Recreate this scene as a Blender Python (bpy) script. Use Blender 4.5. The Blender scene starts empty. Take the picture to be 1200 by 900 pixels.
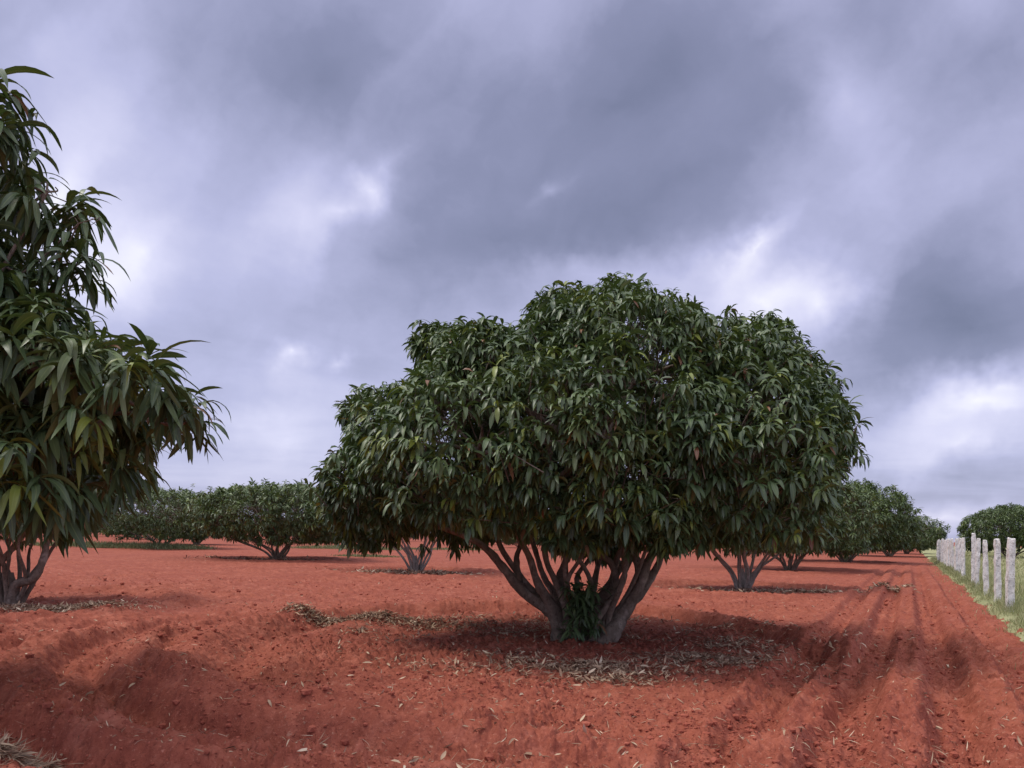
import bpy, math, random
import numpy as np
from mathutils import Matrix

R = math.radians
scene = bpy.context.scene

# ------------------------------------------------------------------ camera
CAM_H = 1.4
ROLL = R(1.0)
FOC = 924.0 / 1200.0                      # focal length in image widths
cam_d = bpy.data.cameras.new("camera")
cam = bpy.data.objects.new("camera", cam_d)
scene.collection.objects.link(cam)
cam_d.sensor_width = 36.0
cam_d.lens = 36.0 * FOC
cam_d.shift_y = (626 - 450) / 1200.0
cam_d.clip_start = 0.05
cam_d.clip_end = 6000
c_, s_ = math.cos(ROLL), math.sin(ROLL)
cam.matrix_world = Matrix(((c_, -s_, 0, 0), (0, 0, -1, 0), (s_, c_, 0, CAM_H), (0, 0, 0, 1)))
scene.camera = cam

# ------------------------------------------------------------------ world
SUN_DIR = np.array([-0.56, 0.03, 0.83]); SUN_DIR /= np.linalg.norm(SUN_DIR)
SUN_STRENGTH, SUN_ANGLE = 1.5, 20.0
EXPOSURE = 0.50
world = bpy.data.worlds.new("World")
scene.world = world
world.use_nodes = True
wn = world.node_tree; wn.nodes.clear()


class NB:
    """small node-building helper"""
    def __init__(self, nt): self.nt = nt

    def n(self, typ, props=None, **inp):
        nd = self.nt.nodes.new(typ)
        for k, v in (props or {}).items(): setattr(nd, k, v)
        for k, v in inp.items():
            key = int(k[1:]) if k[0] == 'i' and k[1:].isdigit() else k.replace('_', ' ')
            self.put(nd.inputs[key], v)
        return nd

    def put(self, sock, v):
        if isinstance(v, bpy.types.NodeSocket): self.nt.links.new(v, sock)
        elif isinstance(v, bpy.types.Node): self.nt.links.new(v.outputs[0], sock)
        else: sock.default_value = v

    def m(self, op, a, b=0.0, c=0.0, clamp=False):
        return self.n('ShaderNodeMath', {'operation': op, 'use_clamp': clamp}, i0=a, i1=b, i2=c).outputs[0]

    def v(self, op, a, b=(0, 0, 0), scale=None):
        nd = self.n('ShaderNodeVectorMath', {'operation': op}, i0=a, i1=b)
        if scale is not None: self.put(nd.inputs['Scale'], scale)
        return nd.outputs['Value'] if op in ('LENGTH', 'DOT_PRODUCT') else nd.outputs['Vector']

    def ramp(self, fac, stops, interp='LINEAR'):
        nd = self.nt.nodes.new('ShaderNodeValToRGB')
        nd.color_ramp.interpolation = interp
        e = nd.color_ramp.elements
        while len(e) < len(stops): e.new(0.5)
        for el, (p, c) in zip(e, stops): el.position = p; el.color = (*c, 1)
        self.put(nd.inputs[0], fac)
        return nd.outputs[0]

    def noise(self, vec, scale, detail=2.0, rough=0.5, out=0, dist=0.0):
        nd = self.n('ShaderNodeTexNoise', Vector=vec, Scale=scale, Detail=detail, Roughness=rough, Distortion=dist)
        return nd.outputs[out]

    def mixc(self, fac, a, b, blend='MIX'):
        nd = self.nt.nodes.new('ShaderNodeMix'); nd.data_type = 'RGBA'; nd.blend_type = blend
        self.put(nd.inputs[0], fac); self.put(nd.inputs[6], a); self.put(nd.inputs[7], b)
        return nd.outputs[2]

    def rng(self, v, a, b, c=0.0, d=1.0, smooth=True):
        return self.n('ShaderNodeMapRange', {'interpolation_type': 'SMOOTHSTEP' if smooth else 'LINEAR'},
                      i0=v, i1=a, i2=b, i3=c, i4=d).outputs[0]


def sky_uv(px, py):
    a, b = (px - 600) / 924.0, (626 - py) / 924.0
    return a * c_ - b * s_, a * s_ + b * c_


w = NB(wn)
tc = w.n('ShaderNodeTexCoord')
D = tc.outputs['Generated']
sep = w.n('ShaderNodeSeparateXYZ', i0=D)
dx, dy, dz = sep.outputs
yy = w.m('MAXIMUM', dy, 0.18)
U = w.m('DIVIDE', dx, yy); V = w.m('DIVIDE', dz, yy)
uv = w.n('ShaderNodeCombineXYZ', i0=U, i1=V).outputs[0]
# clouds seen on a flat layer overhead: gives them the perspective of a real cloud deck
zz = w.m('ADD', w.m('MAXIMUM', dz, 0.0), 0.10)
deck = w.n('ShaderNodeCombineXYZ', i0=w.m('DIVIDE', dx, zz), i1=w.m('DIVIDE', dy, zz)).outputs[0]
warp1 = w.v('SUBTRACT', w.noise(D, 3.2, 4.0, 0.55, out=1), (0.5, 0.5, 0.5))
warp2 = w.v('SUBTRACT', w.noise(D, 11.0, 4.0, 0.6, out=1), (0.5, 0.5, 0.5))
uvw = w.v('ADD', uv, w.v('SCALE', warp1, scale=0.11))
uvw = w.v('ADD', uvw, w.v('SCALE', warp2, scale=0.085))
# (px, py, rx, ry, rotation, amount): the cloud masses, by their direction from the camera's place
BLOBS = [
    (380, 90, 260, 190, 20, -0.30), (720, 130, 330, 200, -25, -0.30), (600, 290, 300, 110, -8, -0.27),
    (1130, 390, 250, 170, 10, -0.36), (1000, 420, 150, 120, 0, -0.10), (880, 60, 260, 120, -30, -0.16),
    (1150, 70, 200, 110, -30, -0.12),
    (790, 230, 260, 80, -30, -0.14),
    (985, 110, 70, 240, -20, 0.16), (1100, 190, 230, 130, -25, 0.10),
    (70, 230, 80, 240, 32, 0.55), (165, 300, 70, 120, 20, 0.30), (120, 340, 90, 130, 0, 0.40),
    (50, 50, 160, 130, -30, 0.14), (230, 170, 110, 210, 40, 0.12),
    (350, 262, 130, 110, 0, 0.30), (398, 250, 50, 30, -35, 0.22), (430, 222, 26, 44, -20, 0.34), (455, 195, 60, 26, -50, 0.22),
    (350, 424, 26, 22, 0, 0.36), (402, 420, 22, 16, 0, 0.20), (345, 490, 130, 110, 0, 0.22), (300, 480, 200, 60, 0, 0.10),
    (280, 560, 260, 80, 0, 0.10),
    (650, 235, 60, 30, -10, 0.18), (690, 330, 260, 70, 10, 0.15),
    (885, 303, 90, 22, -45, 0.40), (900, 360, 140, 75, 0, 0.50), (975, 365, 80, 90, -40, 0.42), (800, 330, 160, 50, 0, 0.18),
    (1150, 480, 190, 62, -12, 0.62), (1190, 460, 120, 40, -20, 0.25), (1130, 525, 160, 36, -8, 0.28),
    (1110, 604, 160, 26, -5, 0.32), (1060, 560, 160, 60, 0, -0.04),
]
B = w.m('ADD', 0.41, w.m('MULTIPLY', w.m('SUBTRACT', w.noise(deck, 1.1, 6.0, 0.55, dist=0.4), 0.5), 0.34))
B = w.m('ADD', B, w.m('MULTIPLY', w.m('SUBTRACT', w.noise(uvw, 5.0, 7.0, 0.58), 0.5), 0.27))
st = w.n('ShaderNodeMapping', Vector=uvw)
st.inputs['Rotation'].default_value = (0, 0, R(-55))
st = w.n('ShaderNodeMapping', Vector=st.outputs[0]); st.inputs['Scale'].default_value = (1.2, 5.0, 1)
B = w.m('ADD', B, w.m('MULTIPLY', w.m('SUBTRACT', w.noise(st.outputs[0], 1.2, 3.5, 0.5, dist=0.3), 0.5), w.rng(V, 0.15, 0.40, 0.10, 0.40)))
for (px, py, rx, ry, rot, amp) in BLOBS:
    u0, v0 = sky_uv(px, py)
    mp = w.n('ShaderNodeMapping', {'vector_type': 'TEXTURE'}, Vector=uvw)
    mp.inputs['Location'].default_value = (u0, v0, 0)
    mp.inputs['Rotation'].default_value = (0, 0, R(-rot))
    mp.inputs['Scale'].default_value = (rx / 924.0 * 1.25, ry / 924.0 * 1.25, 1)
    flat = w.v('MULTIPLY', mp.outputs[0], (1, 1, 0))
    g = w.n('ShaderNodeTexGradient', {'gradient_type': 'QUADRATIC_SPHERE'}, i0=flat)
    B = w.m('MULTIPLY_ADD', g.outputs['Fac'], amp, B)
cloud = w.ramp(B, [(0.0, (0.165, 0.180, 0.28)), (0.22, (0.245, 0.258, 0.395)), (0.48, (0.470, 0.478, 0.700)),
                   (0.72, (0.68, 0.675, 0.88)), (1.0, (0.95, 0.94, 1.0))])
cloud = w.mixc(w.rng(dz, 0.60, 0.9, 0.0, 0.85), cloud, (0.60, 0.585, 0.58, 1))
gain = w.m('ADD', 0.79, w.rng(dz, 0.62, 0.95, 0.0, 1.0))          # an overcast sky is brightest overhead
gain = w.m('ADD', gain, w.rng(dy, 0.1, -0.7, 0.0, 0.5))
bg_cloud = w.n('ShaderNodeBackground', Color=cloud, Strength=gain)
sky = w.n('ShaderNodeTexSky', {'sky_type': 'NISHITA', 'sun_disc': False})
sky.sun_elevation = math.asin(SUN_DIR[2]); sky.sun_rotation = math.atan2(SUN_DIR[0], SUN_DIR[1])
bg_sky = w.n('ShaderNodeBackground', Color=sky.outputs[0], Strength=0.10)
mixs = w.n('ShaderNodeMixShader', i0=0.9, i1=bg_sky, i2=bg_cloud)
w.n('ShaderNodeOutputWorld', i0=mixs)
world.cycles.sampling_method = 'MANUAL'; world.cycles.sample_map_resolution = 512

sun_d = bpy.data.lights.new("sun", 'SUN')
sun_d.energy = SUN_STRENGTH; sun_d.angle = R(SUN_ANGLE); sun_d.color = (1.0, 0.94, 0.86)
sun = bpy.data.objects.new("sun", sun_d); scene.collection.objects.link(sun)
from mathutils import Vector
sun.rotation_euler = Vector(SUN_DIR).to_track_quat('Z', 'Y').to_euler()
sun.location = (0, 0, 30)

vs = scene.view_settings
scene.display_settings.display_device = 'sRGB'
vs.view_transform = 'Standard'; vs.look = 'None'; vs.exposure = EXPOSURE; vs.gamma = 1.0; vs.use_curve_mapping = False
scene.render.engine = 'CYCLES'
scene.cycles.max_bounces = 5; scene.cycles.diffuse_bounces = 2; scene.cycles.glossy_bounces = 2
scene.cycles.transmission_bounces = 2; scene.cycles.transparent_max_bounces = 4
scene.cycles.use_denoising = True
scene.cycles.denoising_prefilter = 'NONE'


# ------------------------------------------------------------------ numpy noise
def hash01(ix, iy, iz=0, seed=0):
    h = (ix.astype(np.int64) * 374761393 + iy.astype(np.int64) * 668265263
         + (iz if np.isscalar(iz) else iz.astype(np.int64)) * 2147483647 + seed * 144269504) & 0xFFFFFFFF
    h = ((h ^ (h >> 13)) * 1274126177) & 0xFFFFFFFF
    h = ((h ^ (h >> 16)) * 2246822519) & 0xFFFFFFFF
    h = h ^ (h >> 15)
    return (h & 0xFFFFFF) / float(0xFFFFFF)


def vnoise(x, y, seed=0):
    ix, iy = np.floor(x), np.floor(y)
    fx, fy = x - ix, y - iy
    fx = fx * fx * (3 - 2 * fx); fy = fy * fy * (3 - 2 * fy)
    a = hash01(ix, iy, 0, seed); b = hash01(ix + 1, iy, 0, seed)
    c = hash01(ix, iy + 1, 0, seed); d = hash01(ix + 1, iy + 1, 0, seed)
    return (a * (1 - fx) + b * fx) * (1 - fy) + (c * (1 - fx) + d * fx) * fy - 0.5


def fbm(x, y, octs=4, seed=0, gain=0.5):
    t = 0.0; a = 1.0
    for o in range(octs):
        t = t + a * vnoise(x * 2 ** o + 17.3 * o, y * 2 ** o - 9.1 * o, seed + o); a *= gain
    return t


def vnoise3(p, seed=0):
    i = np.floor(p); f = p - i; f = f * f * (3 - 2 * f)
    t = 0
    for dx_ in (0, 1):
        for dy_ in (0, 1):
            for dz_ in (0, 1):
                wgt = (f[:, 0] if dx_ else 1 - f[:, 0]) * (f[:, 1] if dy_ else 1 - f[:, 1]) * (f[:, 2] if dz_ else 1 - f[:, 2])
                t = t + wgt * hash01(i[:, 0] + dx_, i[:, 1] + dy_, i[:, 2] + dz_, seed)
    return t - 0.5


def worley(x, y, seed=0):
    ix, iy = np.floor(x), np.floor(y)
    best = np.full(x.shape, 9.0); hh = np.zeros(x.shape)
    for ox in (-1, 0, 1):
        for oy in (-1, 0, 1):
            cx, cy = ix + ox, iy + oy
            px = cx + hash01(cx, cy, 0, seed); py = cy + hash01(cx, cy, 0, seed + 7)
            d = (px - x) ** 2 + (py - y) ** 2
            k = d < best
            best = np.where(k, d, best); hh = np.where(k, hash01(cx, cy, 0, seed + 13), hh)
    return np.sqrt(best), hh


def sstep(x, a, b):
    t = np.clip((x - a) / (b - a), 0, 1); return t * t * (3 - 2 * t)


# ------------------------------------------------------------------ where things stand
FP = np.array([9.55, 15.0]); FD = np.array([0.449, 0.8935])          # fence line: a point and its direction
FN = np.array([-FD[1], FD[0]])                                     # towards the orchard
MAIN = (1.05, 10.6)
# x, y of the orchard trees that stand near enough to read one by one, with crown radius, height, underside
NEAR_TREE = (-4.75, 5.6)
TREES_MID = [
    # x, y, radius, height, underside, seed, whorls, label
    (-9.25, 14.6, 2.0, 3.4, 0.95, 3, 420, 'mango tree with a crooked low limb, half hidden behind hanging branches at the photo edge'),
    (-3.4, 28.0, 2.5, 3.3, 1.25, 5, 520, 'small mango tree with pale bare stems seen under the side of the big tree'),
    (6.45, 22.0, 2.5, 3.4, 0.85, 7, 560, 'mango tree with pale fanned stems seen beneath the big tree, fence side'),
    (-11.3, 38.0, 4.1, 3.5, 0.5, 11, 900, 'round mango bush standing free on red soil between the two big trees'),
    (-24.6, 55.0, 4.6, 4.2, 0.35, 13, 560, 'bushy mango tree rising from a patch of green grass'),
    (12.7, 36.0, 3.7, 4.2, 0.45, 17, 620, 'mango tree with low light green skirt, directly behind the flank of the big tree'),
    (21.2, 50.0, 4.4, 4.9, 0.3, 19, 760, 'broad mango tree whose sloping crown juts out past the big tree towards the fence'),
    (34.0, 71.0, 4.3, 3.7, 0.3, 23, 420, 'low dark mango tree in the fence-side row, next after the broad sloping crown'),
    (43.0, 86.0, 3.6, 3.5, 0.3, 29, 380, 'last small mango tree of the fence-side row, just before the far fence posts'),
    (43.0, 68.0, 4.3, 4.4, 0.5, 31, 760, 'wide domed dark tree in the grass field beyond the stone posts'),
    (-28.0, 70.0, 3.2, 3.7, 0.35, 37, 420, 'dark mango bush between the free-standing round bush and the grassy one'),
]
RINGS = [(MAIN[0], MAIN[1], 4.4)] + [(t[0], t[1], 2.6) for t in TREES_MID[:7]] + [(NEAR_TREE[0], NEAR_TREE[1], 3.3)]
HEAP = (-2.86, 4.62)


def fence_s(x, y):
    return (x - FP[0]) * FN[0] + (y - FP[1]) * FN[1]


def height(x, y, fine=True):
    x = np.asarray(x, float); y = np.asarray(y, float)
    d = np.hypot(x, y)
    s = fence_s(x, y); u = (x - FP[0]) * FD[0] + (y - FP[1]) * FD[1]
    far = 1 - sstep(d, 45, 120)
    h = 0.07 * fbm(x * 0.22, y * 0.22, 2, 1) * far
    # wheel and tine furrows running along the fence
    wob = 0.5 * fbm(x * 0.35, y * 0.35, 2, 5)
    m = sstep(s, 0.45, 0.8) * (1 - sstep(s, 2.7, 3.5)) * (1 - sstep(u, 15, 40))
    h = h + m * (0.095 * np.sin(2 * np.pi * (s + wob * 0.06 - 0.20) / 0.70) + 0.030 * np.sin(2 * np.pi * (s + wob * 0.06) / 0.233))
    # ploughing between the rows elsewhere
    m2 = sstep(s, 4.0, 6.5) * (1 - sstep(d, 20, 50))
    h = h + m2 * 0.018 * np.sin(2 * np.pi * (s + wob * 1.6) / 0.9)
    # basin, rim and round furrows about each tree
    for k, (cx, cy, rr) in enumerate(RINGS):
        xr = (x - cx) * (np.where(x > cx, 1.6, 1.0) if k == 0 else 1.0)
        yr = (y - cy) * (np.where(y < cy, 0.82, 1.0) if k == 0 else 1.0)
        r = np.hypot(xr, yr) + (0.35 if k == 0 else 0.6) * fbm(x * 0.45 + 3 * k, y * 0.45, 3, 21 + k)
        a = 1.0 if k == 0 else (0.55 if k < 8 else 0.25)
        h = h + a * (-0.05 * (1 - sstep(r, rr * 0.55, rr)) + 0.13 * np.exp(-((r - rr - 0.45) / 0.30) ** 2)
                     - 0.13 * np.exp(-((r - rr + 0.1) / 0.28) ** 2))
        if k == 0:
            r0 = np.hypot(x - cx, y - cy) + 0.22 * fbm(x * 0.5, y * 0.5, 2, 77)
            mm = sstep(r0, 5.0, 5.6) * (1 - sstep(r0, 8.6, 10.0)) * sstep(-x, -1.0, 0.6) * (1 - sstep(y, 9, 14))
            h = h + mm * (0.125 * np.sin(2 * np.pi * (r0 - 0.15) / 1.02) + 0.030 * np.sin(2 * np.pi * r0 / 0.30))
    h = h + 0.05 * np.exp(-((x - HEAP[0]) ** 2 + ((y - HEAP[1]) * 1.3) ** 2) / 0.10)
    for (px, py, hh, rr) in ((-3.05, 12.2, 0.10, 0.5), (-2.2, 12.6, 0.08, 0.5), (-7.0, 13.3, 0.14, 0.5), (10.6, 22.0, 0.12, 0.5)):
        h = h + hh * np.exp(-((x - px) ** 2 + ((y - py) * 1.4) ** 2) / (rr * rr))
    if fine:
        f1 = 1 - sstep(d, 22, 55); f2 = 1 - sstep(d, 8, 17)
        rough = 0.6 + 0.9 * np.clip(fbm(x * 0.9, y * 0.9, 3, 33) + 0.3, 0, 1)
        w1, h1 = worley(x * 6.5 + 0.6 * fbm(x * 9, y * 9, 2, 41), y * 6.5, 3)
        w2, h2 = worley(x * 14.0, y * 14.0 + 0.7 * fbm(x * 20, y * 20, 2, 43), 4)
        w3, h3 = worley(x * 27.0, y * 27.0 + 0.7 * fbm(x * 40, y * 40, 2, 44), 6)
        c1 = np.clip(1.15 - w1 * 1.75, 0, 0.8) * np.clip(h1 * 1.6 - 0.6, 0, 1)
        c2 = np.clip(1.15 - w2 * 1.75, 0, 0.8) * np.clip(h2 * 1.5 - 0.4, 0, 1)
        c3 = np.clip(1.15 - w3 * 1.75, 0, 0.8) * h3
        mid = (1 - sstep(d, 40, 80))
        h = h + 0.035 * rough * fbm(x * 1.7, y * 1.7, 3, 51) * mid + 0.022 * rough * fbm(x * 5, y * 5, 3, 55) * (1 - sstep(d, 25, 60))
        h = h + 0.050 * rough * c1 * f1 + 0.048 * rough * c2 * f1 + 0.036 * rough * c3 * f2 + 0.030 * rough * fbm(x * 11, y * 11, 3, 61) * f1
    return h


# ------------------------------------------------------------------ mesh helpers
def make_mesh(name, verts, faces, mat, smooth=True, attrs=None, mat2=None, n_first=None):
    """verts (n,3); faces (m,k) of equal size, or a list of such arrays"""
    if isinstance(faces, np.ndarray): faces = [faces]
    faces = [f for f in faces if len(f)]
    me = bpy.data.meshes.new(name)
    me.vertices.add(len(verts)); me.vertices.foreach_set('co', np.asarray(verts, np.float32).ravel())
    tot = np.concatenate([np.full(len(f), f.shape[1], np.int32) for f in faces])
    idx = np.concatenate([f.ravel() for f in faces]).astype(np.int32)
    me.loops.add(len(idx)); me.loops.foreach_set('vertex_index', idx)
    me.polygons.add(len(tot))
    me.polygons.foreach_set('loop_start', (np.cumsum(tot) - tot).astype(np.int32))
    me.polygons.foreach_set('use_smooth', np.full(len(tot), smooth))
    for k, v in (attrs or {}).items():
        at = me.attributes.new(k, 'FLOAT', 'POINT'); at.data.foreach_set('value', np.asarray(v, np.float32))
    me.materials.append(mat)
    if mat2 is not None:
        me.materials.append(mat2)
        mi = np.zeros(len(tot), np.int32); mi[n_first:] = 1
        me.polygons.foreach_set('material_index', mi)
    me.update(calc_edges=True)
    return me


def link(name, me, parent=None):
    o = bpy.data.objects.new(name, me); scene.collection.objects.link(o)
    if parent is not None: o.parent = parent
    return o


def empty(name, loc):
    o = bpy.data.objects.new(name, None); scene.collection.objects.link(o)
    o.location = loc; o.empty_display_size = 0.3
    return o


def tag(o, label=None, cat=None, group=None, kind=None):
    if label: o['label'] = label
    if cat: o['category'] = cat
    if group: o['group'] = group
    if kind: o['kind'] = kind
    return o


# ------------------------------------------------------------------ materials
def new_mat(name):
    m = bpy.data.materials.new(name); m.use_nodes = True
    nt = m.node_tree; nt.nodes.clear()
    b = NB(nt); out = nt.nodes.new('ShaderNodeOutputMaterial')
    return m, b, out


def principled(b, out, color, rough=0.9, normal=None, spec=0.3):
    p = b.nt.nodes.new('ShaderNodeBsdfPrincipled')
    b.put(p.inputs['Base Color'], color); b.put(p.inputs['Roughness'], rough)
    p.inputs['Specular IOR Level'].default_value = spec
    if normal is not None: b.put(p.inputs['Normal'], normal)
    b.nt.links.new(p.outputs[0], out.inputs[0])
    return p


def mat_soil():
    m, b, out = new_mat('red_soil')
    P = b.n('ShaderNodeNewGeometry').outputs['Position']
    big = b.noise(P, 0.55, 4, 0.6)
    mid = b.noise(P, 5.0, 5, 0.65)
    fine = b.noise(P, 40.0, 5, 0.75)
    col = b.ramp(mid, [(0.25, (0.215, 0.056, 0.034)), (0.5, (0.310, 0.089, 0.053)), (0.75, (0.42, 0.138, 0.087))])
    damp = b.rng(big, 0.42, 0.62)
    col = b.mixc(b.m('MULTIPLY', damp, 0.35), col, (0.23, 0.056, 0.038, 1))
    crust = b.rng(b.noise(P, 1.6, 6, 0.7), 0.54, 0.66)
    col = b.mixc(b.m('MULTIPLY', crust, 0.30), col, (0.53, 0.205, 0.135, 1))
    spk = b.rng(b.noise(P, 15.0, 4, 0.7), 0.44, 0.34)
    col = b.mixc(b.m('MULTIPLY', spk, 0.40), col, (0.13, 0.032, 0.022, 1))
    crumb = b.rng(fine, 0.58, 0.72)
    col = b.mixc(b.m('MULTIPLY', crumb, 0.70), col, (0.56, 0.25, 0.175, 1))
    dark = b.rng(fine, 0.42, 0.30)
    col = b.mixc(b.m('MULTIPLY', dark, 0.80), col, (0.12, 0.032, 0.022, 1))
    straw = b.rng(b.noise(b.v('MULTIPLY', P, (1.0, 2.2, 1.0)), 22.0, 3, 0.5), 0.67, 0.72)
    col = b.mixc(b.m('MULTIPLY', straw, 0.5), col, (0.50, 0.30, 0.20, 1))
    bn = b.n('ShaderNodeBump', Strength=0.9, Distance=0.011, Height=b.m('ADD', fine, b.m('MULTIPLY', b.noise(P, 14.0, 5, 0.65), 1.6)))
    principled(b, out, col, 0.95, bn.outputs[0], 0.15)
    return m


def mat_clod():
    m, b, out = new_mat('soil_clod')
    P = b.n('ShaderNodeNewGeometry').outputs['Position']
    col = b.ramp(b.noise(P, 7.0, 5, 0.7), [(0.3, (0.22, 0.056, 0.036)), (0.55, (0.36, 0.102, 0.064)), (0.75, (0.45, 0.15, 0.098))])
    bn = b.n('ShaderNodeBump', Strength=0.8, Distance=0.01, Height=b.noise(P, 90.0, 4, 0.6))
    principled(b, out, col, 0.95, bn.outputs[0], 0.15)
    return m


def mat_leaf(name, dark, mid, light, young, dead):
    m, b, out = new_mat(name)
    tone = b.n('ShaderNodeAttribute', {'attribute_name': 'tone'}).outputs['Fac']
    age = b.n('ShaderNodeAttribute', {'attribute_name': 'age'}).outputs['Fac']
    edge = b.n('ShaderNodeAttribute', {'attribute_name': 'edge'}).outputs['Fac']
    P = b.n('ShaderNodeNewGeometry').outputs['Position']
    col = b.ramp(tone, [(0.0, dark), (0.5, mid), (1.0, light)])
    col = b.mixc(b.rng(age, 0.90, 0.97), col, (*young, 1))
    col = b.mixc(b.rng(age, 0.990, 0.994), col, (*dead, 1))
    rib = b.rng(edge, 0.16, 0.0)
    col = b.mixc(b.m('MULTIPLY', rib, 0.45), col, (light[0] * 1.7, light[1] * 1.6, light[2] * 1.5, 1))
    col = b.mixc(b.m('MULTIPLY', b.rng(b.noise(P, 30.0, 3, 0.6), 0.55, 0.75), 0.22), col, (0.10, 0.095, 0.07, 1))
    p = b.nt.nodes.new('ShaderNodeBsdfPrincipled')
    b.put(p.inputs['Base Color'], col)
    b.put(p.inputs['Roughness'], b.m('ADD', 0.28, b.m('MULTIPLY', b.noise(P, 12.0, 2, 0.5), 0.28)))
    p.inputs['Specular IOR Level'].default_value = 0.5
    tr = b.n('ShaderNodeBsdfTranslucent', Color=b.mixc(0.65, col, (0.16, 0.24, 0.03, 1)))
    mx = b.n('ShaderNodeMixShader', i0=0.10, i1=p, i2=tr)
    b.nt.links.new(mx.outputs[0], out.inputs[0])
    return m


def mat_bark(name, a, c, patch):
    m, b, out = new_mat(name)
    P = b.n('ShaderNodeTexCoord').outputs['Object']
    col = b.ramp(b.noise(P, 9.0, 6, 0.65), [(0.3, a), (0.7, c)])
    col = b.mixc(b.m('MULTIPLY', b.rng(b.noise(P, 4.0, 4, 0.6), 0.56, 0.68), 0.7), col, (*patch, 1))
    crk = b.noise(b.v('MULTIPLY', P, (1, 1, 0.3)), 34.0, 6, 0.7)
    col = b.mixc(b.m('MULTIPLY', b.rng(crk, 0.46, 0.36), 0.7), col, (a[0] * 0.5, a[1] * 0.5, a[2] * 0.5, 1))
    bn = b.n('ShaderNodeBump', Strength=0.9, Distance=0.018, Height=crk)
    principled(b, out, col, 0.9, bn.outputs[0], 0.2)
    return m


def mat_tone(name, stops, rough=0.85, trans=0.0):
    m, b, out = new_mat(name)
    tone = b.n('ShaderNodeAttribute', {'attribute_name': 'tone'}).outputs['Fac']
    P = b.n('ShaderNodeNewGeometry').outputs['Position']
    t = b.m('ADD', tone, b.m('MULTIPLY', b.m('SUBTRACT', b.noise(P, 25.0, 3, 0.6), 0.5), 0.4))
    col = b.ramp(t, stops)
    p = principled(b, out, col, rough, None, 0.25)
    if trans:
        tr = b.n('ShaderNodeBsdfTranslucent', Color=col)
        mx = b.n('ShaderNodeMixShader', i0=trans, i1=p, i2=tr)
        b.nt.links.new(mx.outputs[0], out.inputs[0])
    return m


def mat_granite():
    m, b, out = new_mat('rough_granite')
    P = b.n('ShaderNodeNewGeometry').outputs['Position']
    col = b.ramp(b.noise(P, 7.0, 5, 0.7), [(0.3, (0.54, 0.52, 0.485)), (0.5, (0.72, 0.70, 0.66)), (0.75, (0.82, 0.80, 0.765))])
    sp = b.rng(b.noise(P, 24.0, 4, 0.7), 0.57, 0.66)
    col = b.mixc(b.m('MULTIPLY', sp, 0.60), col, (0.13, 0.115, 0.115, 1))
    col = b.mixc(b.m('MULTIPLY', b.rng(b.noise(P, 11.0, 3, 0.6), 0.54, 0.60), 0.42), col, (0.22, 0.20, 0.19, 1))
    lich = b.rng(b.noise(P, 3.2, 4, 0.6), 0.58, 0.70)
    col = b.mixc(b.m('MULTIPLY', lich, 0.5), col, (0.44, 0.37, 0.29, 1))
    bn = b.n('ShaderNodeBump', Strength=0.9, Distance=0.02, Height=b.noise(P, 30.0, 5, 0.7))
    principled(b, out, col, 0.9, bn.outputs[0], 0.2)
    return m


def mat_field():
    m, b, out = new_mat('grass_field_soil')
    P = b.n('ShaderNodeNewGeometry').outputs['Position']
    col = b.ramp(b.noise(P, 1.3, 6, 0.7), [(0.3, (0.22, 0.235, 0.11)), (0.5, (0.35, 0.35, 0.18)), (0.75, (0.44, 0.41, 0.24))])
    col = b.mixc(b.m('MULTIPLY', b.rng(b.noise(P, 20.0, 4, 0.7), 0.5, 0.7), 0.4), col, (0.09, 0.11, 0.05, 1))
    bn = b.n('ShaderNodeBump', Strength=0.8, Distance=0.02, Height=b.noise(P, 25.0, 5, 0.7))
    principled(b, out, col, 0.95, bn.outputs[0], 0.1)
    return m


SOIL, CLOD, GRANITE, FIELD = mat_soil(), mat_clod(), mat_granite(), mat_field()
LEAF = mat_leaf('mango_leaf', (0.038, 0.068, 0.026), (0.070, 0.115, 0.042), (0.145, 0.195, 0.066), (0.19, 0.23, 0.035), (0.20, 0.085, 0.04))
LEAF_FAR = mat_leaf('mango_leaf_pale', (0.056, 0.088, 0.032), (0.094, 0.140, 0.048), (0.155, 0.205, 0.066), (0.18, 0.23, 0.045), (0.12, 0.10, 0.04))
BARK = mat_bark('mango_bark', (0.125, 0.095, 0.070), (0.29, 0.23, 0.175), (0.40, 0.34, 0.28))
BARK_PALE = mat_bark('pale_mango_bark', (0.20, 0.165, 0.135), (0.37, 0.32, 0.27), (0.44, 0.40, 0.35))
LITTER = mat_tone('dry_leaf', [(0.0, (0.11, 0.050, 0.036)), (0.45, (0.29, 0.18, 0.115)), (0.8, (0.50, 0.37, 0.24)), (1.0, (0.62, 0.50, 0.36))])
GRASS = mat_tone('green_grass', [(0.0, (0.11, 0.14, 0.055)), (0.5, (0.21, 0.235, 0.11)), (1.0, (0.38, 0.36, 0.21))], 0.7, 0.2)
GRASS_DRY = mat_tone('dry_grass', [(0.0, (0.13, 0.165, 0.06)), (0.5, (0.28, 0.30, 0.135)), (1.0, (0.48, 0.44, 0.26))], 0.75, 0.2)


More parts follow.
